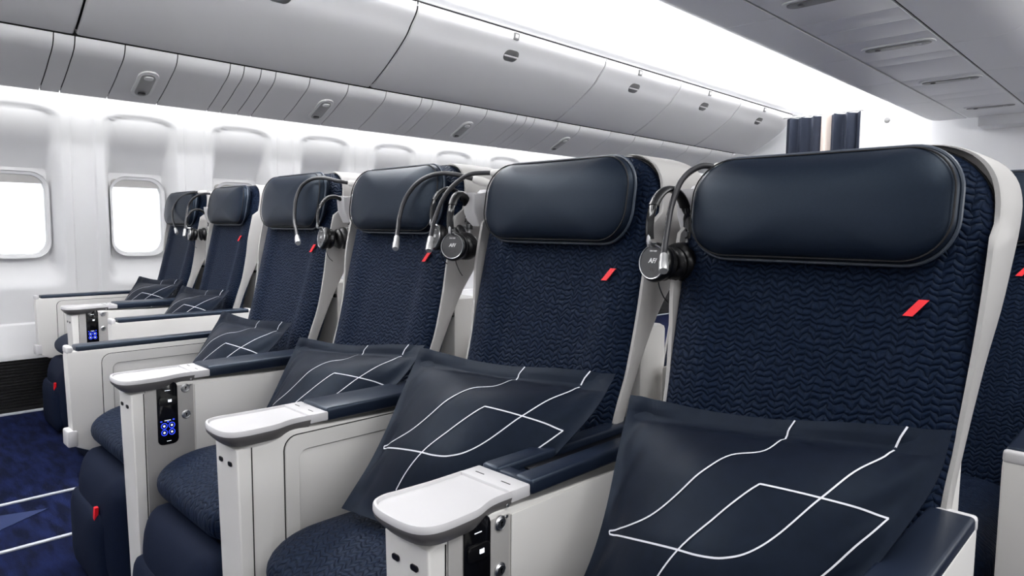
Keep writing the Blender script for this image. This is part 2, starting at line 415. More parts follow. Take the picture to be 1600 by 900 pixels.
# outboard overhead bins
BINP = [(3.359, 2.425), (3.372, 2.369), (3.43, 2.302), (3.496, 2.231), (3.668, 2.113), (3.80, 2.038), (3.858, 2.010), (3.885, 1.998), (3.895, 2.003), (3.895, 2.02)]
bp = smooth_path([(u, 0, z) for u, z in BINP[:8]], 4); bp = [(p.x, p.z) for p in bp] + BINP[8:]
binY = [-.79, .885, 2.56, 4.42, 5.55, 6.72, 8.0]
binlab = ['pale grey overhead bin at the top left corner of the photo', 'wide grey overhead bin above the two window seats', 'large grey overhead bin in the middle, over the second and third windows',
          'overhead bin right of the large middle one, with small latch', 'second last overhead bin before the curtain', 'last overhead bin, ending at the navy curtain']
for i, (a, b) in enumerate(zip(binY, binY[1:])):
    root = empty('overhead_bin', (-3.6, (a+b)/2, 2.0)); tag(root, binlab[i], 'overhead bin', 'overhead bins along the window side')
    yc = (a+b)/2; o_ = Vector((-3.6, yc, 2.0)); g_ = .005; h = (b-a)/2-g_
    bm = bmesh.new()
    rows = []
    for yy, ins in ((-h, .010), (-h+.006, .002), (-h+.02, 0), (0, 0), (h-.02, 0), (h-.006, .002), (h, .010)):
        rows.append([(-u+3.6-ins*.6, yy, z-2.0+ins) for u, z in bp])
    grid(bm, rows); thicken(bm, .012); finish('bin_door', bm, 'bin', root)
    bm = bmesh.new(); prof = [(-3.40, 2.42), (-3.905, 2.03), (-4.7, 2.05), (-4.7, 2.42)]
    prism(bm, prof, lambda x, z, d: (x+3.6, d, z-2.0), -h+.01, h-.01); finish('bin_body', bm, 'seam', root)
    # latch: grey oval recess with light bar
    y_l = {0: .9, 1: 1.72, 2: 3.43, 3: 4.92, 4: 6.1, 5: 7.3}[i] - yc
    if i:
        sl = math.atan2(2.302-2.231, 3.496-3.43); cx, cz = -3.445+3.6, 2.286-2.0
        # surface frame: tangent t (down/outboard), normal n (towards aisle/down)
        t = Vector((-(3.496-3.43), 0, 2.231-2.302)).normalized(); n_ = Vector((.73, 0, -.68)).normalized(); c = Vector((cx, y_l, cz))
        f = lambda a, b_, d: tuple(c+Vector((0, a, 0))+t*b_+n_*d)
        bm = bmesh.new(); prism(bm, rrect(0, 0, .135, .086, .040), f, -.004, .0045, .001)
        lt = finish('latch', bm, 'unit_dark', root)
        bm = bmesh.new(); prism(bm, rrect(0, .004, .132, .010, .004), f, .004, .0075, .001); finish('latch_bar', bm, 'bin', lt)
        n2 = Vector((.98, 0, -.2)).normalized(); t2 = Vector((-.2, 0, -.98)).normalized(); c2 = Vector((-3.359+3.6, y_l-.03, 2.395-2.0))
        if i >= 2:
            f2 = lambda a, b_, d: tuple(c2+Vector((0, a, 0))+t2*b_+n2*d)
            bm = bmesh.new(); prism(bm, rrect(0, 0, .048, .046, .003), f2, -.006, .003, .0005); lb = finish('seat_number_plate', bm, 'unit_dark', root)
            bm = bmesh.new(); prism(bm, rrect(0, -.002, .026, .022, .002), f2, .003, .004); finish('label_window', bm, 'bin', lb)

# ceiling vault over the aisle between outboard and centre bins
vault = [(3.40, 2.428), (3.362, 2.440), (3.356, 2.452), (3.345, 2.46), (3.30, 2.52), (3.2, 2.60), (3.0, 2.68), (2.75, 2.71), (2.5, 2.69), (2.3, 2.64), (2.15, 2.56), (2.12, 2.50)]
bm = bmesh.new(); grid(bm, [[(-u, y, z) for u, z in vault] for y in (Y0, Y1)]); struct(finish('ceiling', bm, 'ceil'))
bm = bmesh.new(); add_box(bm, (-3.366, 3.4, 2.434), (.01, 9.2, .006)); struct(finish('trim_%d' % nt, bm, 'seam')); nt += 1
# roof over the right-hand half
bm = bmesh.new(); grid(bm, [[(-.585, y, 2.40), (-.3, y, 2.62), (.2, y, 2.68), (1.2, y, 2.6), (2.3, y, 2.2)] for y in (Y0-.3, Y1)]); struct(finish('ceiling', bm, 'ceil'))

# centre bins seen from below
UC = 1.355
half = [(.27, 2.205), (.50, 2.205), (.56, 2.212), (.62, 2.235), (.70, 2.29), (.745, 2.37), (.765, 2.48), (.765, 2.56)]
cy = [.55, 2.05, 3.60, 4.78, 5.75, 6.8, 8.0]
def centre_bin(a, b, lab):
    root = empty('centre_overhead_bin', (-UC, (a+b)/2, 2.2)); tag(root, lab, 'overhead bin', 'centre overhead bins'); h = (b-a)/2-.003
    for s in (1, -1):
        bm = bmesh.new(); grid(bm, [[(-s*u, y, z-2.2) for u, z in half] for y in (-h, h)]); thicken(bm, .006); finish('bin_panel', bm, 'under', root)
    bm = bmesh.new(); add_box(bm, (0, 0, .21), (1.10, 2*h-.01, .26)); finish('bin_body', bm, 'under', root)
for i, (a, b) in enumerate(zip(cy, cy[1:])):
    centre_bin(a, b, ['centre overhead bin underside directly over the near seats', 'centre overhead bin underside at the top edge of the photo', 'centre overhead bin underside with one cross joint, upper right',
                      'centre overhead bin underside, third from the far end', 'centre overhead bin underside, second from the far end', 'farthest centre overhead bin underside by the white bulkhead'][i])
# service channel in the middle: panels with shallow trays
ch = [-.85, .2, .95, 1.7, 2.45, 3.05, 3.2, 3.85, 4.10, 4.40, 4.95, 5.15, 5.75, 6.0, 6.5, 6.75, 7.25, 7.5, 8.0]
for a, b in zip(ch, ch[1:]):
    bm = bmesh.new(); add_box(bm, (-UC, (a+b)/2, 2.212), (.505, b-a-.004, .014), .002); struct(finish('trim_%d' % nt, bm, 'under')); nt += 1
bm = bmesh.new(); add_box(bm, (-UC, 3.6, 2.26), (.54, 9, .05)); struct(finish('trim_%d' % nt, bm, 'seam')); nt += 1
for y, lab in ((3.45, 'dark recessed service panel at the top edge above the curtain side'), (4.62, 'long narrow recessed service panel, nearest whole one under the centre bins'), (5.9, 'long narrow recessed service panel, middle one under the centre bins'), (7.35, 'long narrow recessed service panel farthest away, beside the white bulkhead')):
    root = empty('service_unit', (-UC+.035, y, 2.203)); tag(root, lab, 'reading light', 'service units under the centre bins')
    f = lambda a, b_, d: (a, b_, d)
    bm = bmesh.new(); prism(bm, rrect(0, 0, .40, .13, .05), f, -.006, .002, .003); finish('bezel', bm, 'under', root)
    bm = bmesh.new(); prism(bm, rrect(0, 0, .36, .085, .04), f, -.010, -.004, .002); finish('lamp_panel', bm, 'unit', root)
    for s in (-1, 1):
        bm = bmesh.new(); add_lathe(bm, [(0, -.016), (.014, -.016), (.018, -.010), (.018, -.006)], (s*.11, 0, 0), (0, 0, 1)); finish('lens', bm, 'unit_dark' if s < 0 else 'bin', root)

# bulkhead
bm = bmesh.new(); add_box(bm, (-1.25, 8.3, 1.4), (7.4, .08, 2.8), 0); struct(finish('wall_rear', bm, 'ceil'))
bm = bmesh.new(); add_box(bm, (-.9, 8.1, 2.17), (1.25, .30, .12), .01); struct(finish('trim_%d' % nt, bm, 'under')); nt += 1
# small round detector on the bulkhead
bm = bmesh.new(); add_lathe(bm, [(0, -.012), (.02, -.010), (.03, 0)], (-2.42, 8.25, 2.30), (0, 1, 0)); o = finish('wall_button', bm, 'unit'); tag(o, 'tiny grey round fitting on the white bulkhead right of the curtain', 'wall fitting')

# curtain across the far aisle
root = empty('curtain', (-2.93, 7.8, 1.0)); tag(root, 'navy pleated aisle curtain with one beige fold hanging at the far end', 'curtain')
def curtain(name, ua, ub, m_, ph):
    bm = bmesh.new(); rows = []
    for z in [0.05+i*(1.30/12) for i in range(13)]:
        row = []
        n = int((ub-ua)/.006)
        for i in range(n+1):
            u = ua+(ub-ua)*i/n; a_ = (u+ph)*2*PI/.135
            row.append((-(u+.008*math.sin(2*a_))+2.93, .045*math.sin(a_)+.008*math.sin(2.3*a_+z), z))
        rows.append(row)
    grid(bm, rows); thicken(bm, .004); return finish(name, bm, m_, root, smooth=60)
curtain('curtain_panel', 2.54, 2.84, 'curtain', 0); curtain('curtain_lining', 2.84, 2.95, 'curtain_light', .03); curtain('curtain_panel', 2.95, 3.35, 'curtain', .05)
bm = bmesh.new(); add_tube(bm, [(-3.38+2.93, 0, 1.365), (-2.52+2.93, 0, 1.365)], .008); finish('curtain_rail', bm, 'rail', root)

# ================================================================== SEATS
W = .47
def back_y(z):      # front surface of the backrest over local height
    t = (z-.45)/.8
    return .47 + .30*t - .075*t*t
def seat_proto():
    root = empty('airline_seat')
    # cushion: rounded block, front nose bulging down
    bm = bmesh.new()
    def fc(x, s, d):   # s along depth (front -), d upward
        y = .275 - s; z = .425 + d
        nose = max(0, (s-.10)/.17)
        return (x, y, z - .012*nose**2)
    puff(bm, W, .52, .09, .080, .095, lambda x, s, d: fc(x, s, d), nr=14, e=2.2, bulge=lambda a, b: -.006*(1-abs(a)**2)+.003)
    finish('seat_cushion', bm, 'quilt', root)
    # backrest
    hb = .82
    def fb(x, s, d):
        z = .43+(s+hb/2)*.985; y = back_y(z)
        sl = .32-.15*(z-.45)/.8
        n_ = Vector((0, -1, sl)).normalized()
        x *= .93+.07*smoothstep(.60, 1.0, z)
        p = Vector((x, y+.028, z))+n_*d; return p
    bm = bmesh.new()
    def bolster(a, b): return .016*smoothstep(.48, .72, abs(a))-.006
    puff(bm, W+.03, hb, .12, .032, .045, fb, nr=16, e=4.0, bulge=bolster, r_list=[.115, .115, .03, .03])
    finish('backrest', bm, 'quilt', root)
    # seam piping round the side of the backrest
    bm = bmesh.new()
    pts = [fb(a*1.0, b, -.004) for a, b in rrect(0, 0, W+.032, hb+.004, [.118, .118, .03, .03], 8)]
    pts = [p for p in pts if p.z > .5]
    add_tube(bm, pts, .0022, 6, closed=True); 
    finish('seam', bm, 'dark_line', root)
    # headrest
    hh = .185; zc = 1.143
    def fh(x, s, d):
        z = zc+s; sl = .10; y = .655+s*.16
        curl = .030*(abs(x)/(W/2))**3
        return Vector((x, y-curl*.6, z))+Vector((0, -1, sl)).normalized()*d
    bm = bmesh.new(); puff(bm, .432, hh, .072, .050, .045, fh, nr=14, e=2.5, bulge=lambda a, b: .006*(1-a*a)); hd = finish('headrest', bm, 'leather', root)
    bm = bmesh.new(); pts = [fh(a, b, .0) for a, b in rrect(0, 0, .436, hh+.004, .074, 10)]; add_tube(bm, pts, .0032, 6, closed=True); finish('piping', bm, 'piping', hd)
    bm = bmesh.new(); pts = [fh(a, b, .020) for a, b in rrect(0, 0, .426, hh-.007, .070, 10)]; add_tube(bm, pts, .0016, 6, closed=True); finish('stitching', bm, 'dark_line', hd)
    # red tag on the upper right of the backrest (passenger's left)
    bm = bmesh.new(); x0, z0 = .172, .985
    def ft(a, b, d): p = fb(x0+a+b*.55, (z0+b-.43)/.985-hb/2, 0); return (p.x, back_y(p.z)-.0130-d-.002+.0, p.z)
    prism(bm, [(-.0095, -.013), (.0045, -.013), (.0095, .013), (-.0045, .013)], ft, 0, .003, 0); finish('red_tag', bm, 'red', root, smooth=0)
    # shell behind: levels (z, yfront, yrear, halfwidth)
    bm = bmesh.new(); rows = []
    lv = [(.05, .50, .58, .20), (.30, .47, .54, .225), (.50, .50, .53, .2385), (.60, .53, .565, .2395), (.72, .572, .61, .2425), (.80, .598, .645, .2475), (.90, .616, .695, .2545), (.98, .625, .755, .260),
          (1.05, .640, .805, .262), (1.115, .655, .855, .262), (1.16, .665, .875, .259), (1.195, .675, .880, .248), (1.222, .685, .87, .225), (1.238, .70, .85, .19), (1.245, .72, .82, .15)]
    lv = [tuple(p) for p in [(q[0], q[1], q[2], hh_) for q, hh_ in zip([(p.x, p.y, p.z) for p in smooth_path([l[:3] for l in lv], 3)], [p.x for p in smooth_path([(l[3], 0, 0) for l in lv], 3)])]]
    for z, ya, yb, hw in lv:
        if z > 1.1: ya = max(ya, back_y(z)+.012)
        yc = max(ya+.002, min(yb-.004, back_y(z)+.05)); r_ = min(.02, (yb-ya)*.4)
        rr_ = [(hw-r_*(1-math.cos(a)), yb-r_*(1-math.sin(a))) for a in (0, PI/6, PI/3, PI/2)]
        half_ = rr_[::-1][::-1]
        ring = half_ + [(-x, y) for x, y in half_[::-1]] + [(-hw, ya+.004), (-hw+.003, ya), (-hw+.010, ya+.001), (-hw+.013, yc), (hw-.013, yc), (hw-.010, ya+.001), (hw-.003, ya), (hw, ya+.004)]
        rows.append([(x, y, z) for x, y in ring])
    V = grid(bm, rows, closed=True); bm.faces.new(V[0][::-1]); bm.faces.new(V[-1]); finish('seat_shell', bm, 'shell', root, smooth=50)
    bm = bmesh.new(); add_box(bm, (0, .735, .62), (.43, .10, .50), .012); tt = finish('tray_table', bm, 'cream', root)
    bm = bmesh.new(); add_box(bm, (0, .684, .825), (.425, .008, .012), .002); add_box(bm, (0, .684, .60), (.425, .006, .004), 0); finish('tray_latch', bm, 'black', tt)
    # leg rest and its fold-out pad
    bm = bmesh.new()
    def fl(x, s, d): return (x, .045-d, .180+s)
    puff(bm, W-.03, .36, .06, .070, .05, fl, nr=10, e=3.0, bulge=lambda a, b: .012*(1-b*b)); lr = finish('leg_rest', bm, 'smooth_fabric', root)
    bm = bmesh.new()
    puff(bm, W-.13, .24, .05, .035, .03, lambda x, s, d: (x-.03, -.022-d, .130+s), nr=8, e=2.5); finish('foot_pad', bm, 'smooth_fabric', lr)
    bm = bmesh.new(); prism(bm, [(-.015, -.020), (.001, -.020), (.015, .020), (-.001, .020)], lambda a, b, d: (a+.10, -.034-d*1.0, b+.245), 0, .010, .001); o = finish('red_tag', bm, 'red', lr); o['label'] = 'red fabric tag'
    # seat base
    bm = bmesh.new(); add_box(bm, (0, .30, .17), (.40, .34, .30), .02); add_box(bm, (-.15, .3, .02), (.04, .5, .04), .005); add_box(bm, (.15, .3, .02), (.04, .5, .04), .005); finish('seat_base', bm, 'black', root)
    return root
proto = seat_proto()
SEATS = {}
def place_seat(key, u, y, lab, grp, kz=1.0):
    o = proto if not SEATS else copy_tree(proto)
    o.location = (-u, y, 0); o.scale = (1, 1, kz); tag(o, lab, 'seat', grp); SEATS[key] = o; return o
G1 = 'navy seats in the centre block'; G2 = 'navy seats by the windows'
place_seat('A', .455, .53, 'large navy quilted seat nearest the camera at the right, pillow in front', G1, .98)
place_seat('B', 1.03, .53, 'navy quilted seat second from the right, between the first two headphone sets', G1)
place_seat('C', 1.65, .53, 'navy quilted seat third from the right, under the middle gooseneck lamp', G1, 1.015)
place_seat('D', 2.275, .53, 'navy quilted centre block seat by the far aisle, red tag on its leg rest', G1, 1.022)
place_seat('E', 3.49, .80, 'navy seat of the window pair next to the aisle', G2, 1.035)
place_seat('F', 4.155, .80, 'navy seat right beside the cabin wall, leftmost headrest', G2, 1.03)
place_seat('RA', .455, 1.48, 'navy seat of the next row back, cut by the right edge of the photo', 'seats of the row behind')
place_seat('RB', 1.03, 1.48, 'seat of the next row back, glimpsed in the gap behind the near seats', 'seats of the row behind')

# ------------------------------------------------------------------ gooseneck lamps, parts of their seats
def lamp(seat, pts, base):
    """pts in seat-local coordinates; arm then silver head"""
    bm = bmesh.new(); P = smooth_path(pts, 8); add_tube(bm, P, .0060, 10)
    arm = finish('gooseneck_lamp', bm, 'rubber', SEATS[seat])
    d = (P[-1]-P[-4]).normalized(); e = P[-1]
    bm = bmesh.new(); add_lathe(bm, [(0, -.006), (.0072, -.006), (.0080, 0), (.0080, .013), (.0088, .015), (.0088, .034), (.0078, .038), (.005, .0385), (0, .036)], e, d, 18)
    finish('lamp_head', bm, 'lamp_tip', arm)
    bm = bmesh.new(); s = P[0]; dd = (P[2]-P[0]).normalized(); add_lathe(bm, [(0, -.03), (.010, -.03), (.012, -.01), (.009, .012), (.006, .016)], s, dd, 16); finish('lamp_mount', bm, 'cream', arm)

# ------------------------------------------------------------------ consoles
def tray_outline(w):
    # y forward negative ; slight waist toward the back on the low-u side (+x)
    pts = [(-.066, .165), (-.066, .10), (-.070, .04), (-.072, .012), (-.062, -.012), (-.035, -.024), (.0, -.027), (.040, -.024), (.062, -.012), (.071, .012), (.071, .05), (.068, .080), (.058, .108), (.054, .13), (.054, .165)]
    P = smooth_path([(a, b, 0) for a, b in pts], 4)
    return [(p.x, p.y) for p in P]
def console(name, lab, grp, u, y, handset=True, recess_side=False, groove=False):
    root = empty(name, (-u, y, 0)); tag(root, lab, 'armrest', grp)
    hw = .052
    # body profile (y,z)
    prof = [(.0, .64), (.012, .05), (.020, .0), (.036, .0), (.045, .24), (.065, .34), (.11, .39), (.18, .40), (.60, .40), (.60, .635), (.165, .655), (.10, .66)]
    bm = bmesh.new(); prism(bm, prof, lambda a, b, d: (d, a, b), -hw, hw, .006, 3); body = finish('console_body', bm, 'cream', root)
    # front pillar edge strip and oval holes
    bm = bmesh.new(); add_box(bm, (hw+.0002, .031, .33), (.0015, .0022, .62)); finish('joint', bm, 'seam', body)
    for s in (-1, 1):
        bm = bmesh.new(); prism(bm, rrect(s*.022+.0, .606, .017, .009, .004), lambda a, b, d: (a, d, b), -.0015, .006); finish('slot_hole', bm, 'black', body)
    # tray
    out = tray_outline(0); n = len(out)
    def off(k, dz):
        c = (0, .07); return [(c[0]+(a-c[0])*k, c[1]+(b-c[1])*k, dz) for a, b in out]
    bm = bmesh.new()
    rows = [off(.84, .648), off(.90, .654), off(.985, .664), off(1.0, .671)]; V = grid(bm, rows, closed=True, mi=1); bm.faces.new(V[0]).material_index = 1
    rows = [off(1.0, .671), off(1.0, .678), off(.985, .6815), off(.945, .6815), off(.925, .677), off(.6, .676)]
    V2 = grid(bm, rows, closed=True, mi=0); bm.faces.new(V2[-1])
    bmesh.ops.remove_doubles(bm, verts=bm.verts, dist=.0001)
    tr = finish('cocktail_tray', bm, ['tray', 'tray_rim'], root, smooth=35)
    bm = bmesh.new(); add_box(bm, (-.006, .18, .672), (.120, .044, .020), .003); hg = finish('tray_hinge', bm, 'tray', root)
    for s in (-1, 1):
        bm = bmesh.new(); add_box(bm, (s*.03-.006, .176, .6823), (.020, .0016, .0006)); finish('hinge_slot', bm, 'seam', hg)
    bm = bmesh.new(); add_box(bm, (0, .84, .39), (.098, .22, .78), .008); finish('rear_housing', bm, 'cream', root)
    # armrest pad
    bm = bmesh.new()
    if groove:
        for s in (-1, 1): add_box(bm, (s*.038, .415, .676), (.040, .43, .026), .006, 3)
        add_box(bm, (0, .415, .667), (.10, .43, .012), .002)
        add_box(bm, (0, .215, .674), (.11, .028, .022), .004)
        pd = finish('armrest_pad', bm, 'pad', root)
        bm = bmesh.new(); add_box(bm, (0, .43, .6745), (.032, .34, .004), .001); finish('slot', bm, 'black', pd)
    else:
        add_box(bm, (0, .415, .674), (.108, .435, .030), .007, 3); pd = finish('armrest_pad', bm, 'pad', root)
    x = hw+.0005
    fs = lambda a, b, d: (x+d, a, b)
    if handset:
        bm = bmesh.new(); prism(bm, [(.034, .652), (.034, .30), (.155, .36), (.155, .648)], fs, 0, .0025, .001); cp = finish('control_panel', bm, 'console_grey', root)
        bm = bmesh.new(); prism(bm, rrect(.087, .578, .052, .168, .013), fs, .0018, .0045, .001); hs = finish('handset', bm, 'gloss', root)
        bm = bmesh.new(); prism(bm, rrect(.088, .612, .042, .022, .004), fs, .0045, .0085, .002); finish('handset_hood', bm, 'black', hs)
        bm = bmesh.new()
        prism(bm, rrect(.092, .612, .009, .005, .001), fs, .0085, .0090)
        for k in (-1, 0, 1): prism(bm, rrect(.092+k*.0033, .6155, .0024, .002, .0004), fs, .0085, .0090)
        prism(bm, rrect(.088, .6405, .014, .0012, .0005), fs, .0044, .0050); prism(bm, rrect(.088, .503, .011, .001, .0004), fs, .0044, .0050)
        prism(bm, rrect(.086, .5595, .016, .0014, .0005), fs, .0044, .0050)
        for a, b in ((.077, .545), (.096, .545), (.077, .527), (.096, .527)):
            add_lathe(bm, [(0, .0006), (.0028, .0006), (.0028, 0)], (x+.0046, a, b), (1, 0, 0), 10)
        finish('white_icons', bm, 'white_icon', hs)
        bm = bmesh.new()
        for a, b in ((.077, .545), (.096, .545), (.077, .527), (.096, .527)):
            ring = [(x+.0052, a+.0072*math.cos(t*PI/12), b+.0076*math.sin(t*PI/12)) for t in range(24)]; add_tube(bm, ring, .0009, 6, closed=True)
        for a, b in ((.070, .558), (.087, .5555), (.101, .560)): prism(bm, rrect(a, b, .005, .0028, .001), fs, .0044, .0052)
        finish('blue_icons', bm, 'blue_icon', hs)
        for zz in (.640, .567):
            bm = bmesh.new(); add_lathe(bm, [(0, .004), (.0075, .004), (.0082, .003), (.0095, .0035), (.0115, .0022), (.0118, 0)], (x+.0022, .134, zz), (1, 0, 0), 28); lk = finish('lock', bm, 'steel', root)
            bm = bmesh.new(); prism(bm, rrect(.134, zz, .0020, .0085, .0009), fs, .006, .0068); prism(bm, rrect(.1345, zz+.002, .0042, .003, .0012), fs, .006, .0068); finish('keyhole', bm, 'black', lk)
        for a, b in ((.150, .662), (.148, .646), (.036, .648)):
            bm = bmesh.new(); add_lathe(bm, [(0, .001), (.0026, .001), (.003, 0)], (x+.0022, a, b), (1, 0, 0), 12); finish('screw', bm, 'steel', root)
        bm = bmesh.new(); prism(bm, [(.1585, .646), (.1585, .38), (.60, .38), (.60, .650)], fs, 0, .0035, .0015); finish('side_panel', bm, 'cream', root)
    if recess_side:
        add_recess_panel(root, x, .10, .56)
    return root
def add_recess_panel(root, x, ya, yb, z0=.40, z1=.645, par=None):
    """raised frame with a rounded window that leaves a sunk inner panel"""
    fs = lambda a, b, d: (x+d, a, b)
    bm = bmesh.new()
    outer = rrect((ya+yb)/2, (z0+z1)/2, yb-ya, z1-z0, [.006, .028, .006, .006], 6)
    inner = rrect((ya+yb)/2+.012, (z0+z1)/2-.016, yb-ya-.036, z1-z0-.032+.0, [.004, .020, .004, .004], 6)
    R = lambda p, d: [fs(a, b, d) for a, b in p]
    grid(bm, [R(outer, 0), R(outer, .005), R(inner, .005), R(inner, -.001)], closed=True)
    fr_ = finish('side_frame', bm, 'cream', root, smooth=20)
    bm = bmesh.new(); prism(bm, rrect((ya+yb)/2, (z0+z1)/2, yb-ya+.004, z1-z0+.004, [.006, .03, .006, .006], 6), fs, -.0008, .0008); finish('joint', bm, 'seam', fr_)
    bm = bmesh.new(); prism(bm, rrect((ya+yb)/2+.012, (z0+z1)/2-.016, yb-ya-.040, z1-z0-.036, [.004, .018, .004, .004], 6), fs, 0, .0018, .0005); finish('side_panel', bm, 'cream', root)
G3 = 'consoles between the seats'
console('console_armrest', 'cream console with pale tray and slotted navy armrest, nearest the camera', G3, .755, .548, groove=True)
console('console_armrest', 'cream console with tray and plain recessed side panel, between second and third seats', G3, 1.345, .535, handset=False, recess_side=True)
console('console_armrest', 'cream console with blue lit handset, between third and fourth seats', G3, 1.958, .52)
console('console_armrest', 'small cream console with dim blue handset, between the two window seats', G3, 3.838, .79)
console('console_armrest', 'cream console of the row behind, glimpsed through the gap beside the nearest seat', 'armrests of the row behind', .755, 1.49, handset=False)

def end_arm(lab, grp, u, y, yb=.59, hw=.030, recess_side=True, bracket=True, z=0):
    root = empty('aisle_armrest', (-u, y, 0)); tag(root, lab, 'armrest', grp)
    prof = [(.0, .672), (-.002, .655), (.004, .40), (.012, .355), (.05, .335), (.30, .33), (yb-.02, .33), (yb, .40), (yb, .672)]
    bm = bmesh.new(); prism(bm, prof, lambda a, b, d: (d, a, b), -hw, hw, .004, 3); body = finish('armrest_body', bm, 'cream', root)
    bm = bmesh.new(); add_box(bm, (0, yb/2+.008, .677), (2*hw-.001, yb-.030, .022), .006, 3); finish('armrest_pad', bm, 'pad', root)
    bm = bmesh.new(); add_box(bm, (0, yb-.13, .17), (2*hw-.012, .16, .34), .006); finish('support', bm, 'cream', root)
    for yy in (.006, yb-.004):
        bm = bmesh.new(); add_box(bm, (0, yy, .6755), (2*hw+.001, .018, .024), .006, 3); finish('end_cap', bm, 'tray', root)
    if recess_side: add_recess_panel(root, hw+.0005, .095, yb-.02, .37, .652)
    if bracket:
        bm = bmesh.new(); add_box(bm, (0, .002, .385), (2*hw+.008, .030, .055), .006, 2); finish('latch_bracket', bm, 'tray', root)
    if recess_side:
        bm = bmesh.new(); add_box(bm, (hw+.0016, .122, .565), (.0022, .004, .075), .001); finish('pull_slot', bm, 'black', root)
    return root
end_arm('narrow cream aisle armrest of the centre block at the far aisle, with recessed side', 'slim aisle armrests', 2.55, .512)
end_arm('navy topped cream armrest at the bottom right corner beside the nearest seat', 'slim aisle armrests', .209, .512, recess_side=False, bracket=False)
end_arm('slim cream aisle armrest of the window pair, just above the centre block armrest', 'slim aisle armrests', 3.172, .80, recess_side=False)
end_arm('slim cream armrest against the cabin wall, farthest left', 'slim aisle armrests', 4.49, .77)
end_arm('cream armrest with navy top at the right edge, belonging to the row behind', 'armrests of the row behind', .180, 1.48, recess_side=False, bracket=False)

# ------------------------------------------------------------------ pillows
PW, PH = .48, .37
STROKES = [
 [(1232,665),(1197,699),(1145,708),(1103,733),(1056,773),(1014,804),(976,819),(945,824)],
 [(945,824),(945,829)],
 [(945,829),(991,841),(1059,859),(1094,869),(1131,873),(1169,862),(1216,830),(1281,774),(1337,733),(1383,710)],
 [(1383,710),(1415,670)],
 [(1027,900),(1059,859),(1122,804),(1187,753)],
 [(1187,753),(1239,764),(1281,774),(1347,791),(1384,804)],
 [(1384,804),(1342,837),(1262,900),(1190,960)]]
ST = [[(0.6, 0.003), (0.584, 0.07), (0.568, 0.195), (0.484, 0.251), (0.429, 0.346), (0.351, 0.468), (0.262, 0.56), (0.155, 0.61), (0.045, 0.631)], [(0.045, 0.631), (0.051, 0.644)], [(0.051, 0.644), (0.222, 0.658), (0.409, 0.663), (0.489, 0.664), (0.584, 0.651), (0.666, 0.607), (0.732, 0.513), (0.787, 0.353), (0.821, 0.216), (0.866, 0.129)], [(0.866, 0.129), (0.9, 0.002)], [(0.305, 0.85), (0.346, 0.765), (0.409, 0.663), (0.514, 0.508), (0.615, 0.359)], [(0.615, 0.359), (0.714, 0.356), (0.787, 0.353), (0.891, 0.347), (0.95, 0.35)], [(0.95, 0.35), (0.932, 0.446), (0.876, 0.623), (0.758, 0.778), (0.6930000000000001, 0.87)]]
def pillow_shape(s, t):
    """s,t in 0..1 (s from window side to aisle side, t from top down); returns local x, down, out"""
    x = (s-.5)*PW; v = t*PH
    fx = min(s, 1-s); ft_ = min(t, 1-t)
    p = max(0, fx-.03)*max(0, ft_-.075 if t < .5 else ft_-.03)
    b = min(1.0, (smoothstep(.03, .42, fx)**.55)*(smoothstep(.075 if t < .5 else .03, .40, ft_)**.55))
    wr = .0025*math.sin(14*s+5*t)*math.sin(9*t-3*s)*b + .003*math.sin(38*(s+t*.6))*math.exp(-((fx-.07)/.04)**2)
    sag = -.012*math.sin(PI*s)*(1-t)**4      # top edge dips a little
    edge = .006*math.sin(9*s+1)*(1-smoothstep(.0, .12, t))
    wr -= .007*math.exp(-((t-.085)/.02)**2)*smoothstep(.0, .06, fx)
    return (x*(1-.04*math.sin(PI*t)-(.11 if s < .5 else .32)*smoothstep(.1, .8, t)), v+(-sag)+ (0), (.060*b+wr+edge)), b
def pillow_mesh():
    bm = bmesh.new(); n, m_ = 56, 44
    F = []
    for sg in (1, -1):
        rows = []
        for j in range(m_+1):
            row = []
            for i in range(n+1):
                (x, v, d), b = pillow_shape(i/n, j/m_)
                row.append((x, d if sg > 0 else (-.045*b-.0015+ (d-.055*b)*.3), -v))
            rows.append(row)
        rows = [[(x, -d, z) for x, d, z in r_] for r_ in rows]
        F.append(grid(bm, rows))
    a, b = F
    loop = lambda V: [V[0][i] for i in range(n)]+[V[j][n] for j in range(m_)]+[V[m_][i] for i in range(n, 0, -1)]+[V[j][0] for j in range(m_, 0, -1)]
    la, lb = loop(a), loop(b)
    for i in range(len(la)):
        j = (i+1) % len(la); bm.faces.new((la[i], la[j], lb[j], lb[i]))
    # printed white lines, lying on the cloth
    for st in ST:
        P = smooth_path([(s, t, 0) for s, t in st], 6) if len(st) > 2 else [Vector((*st[0], 0)).lerp(Vector((*st[1], 0)), k/6) for k in range(7)]
        rows = []
        for i, p in enumerate(P):
            tg = (P[min(i+1, len(P)-1)]-P[max(i-1, 0)]); tg = Vector((tg.x*PW, tg.y*PH, 0)).normalized(); nn = Vector((-tg.y/PW, tg.x/PH, 0))*.0013
            row = []
            for k in (-1, 1):
                q = p+nn*k; (x, v, d), b = pillow_shape(min(1, max(0, q.x)), min(1, max(0, q.y))); row.append((x, -d-.0012, -v))
            rows.append(row)
        grid(bm, rows, mi=1)
    return bm
pm = pillow_mesh(); p0 = finish('pillow', pm, ['pillow', 'print'], smooth=80)
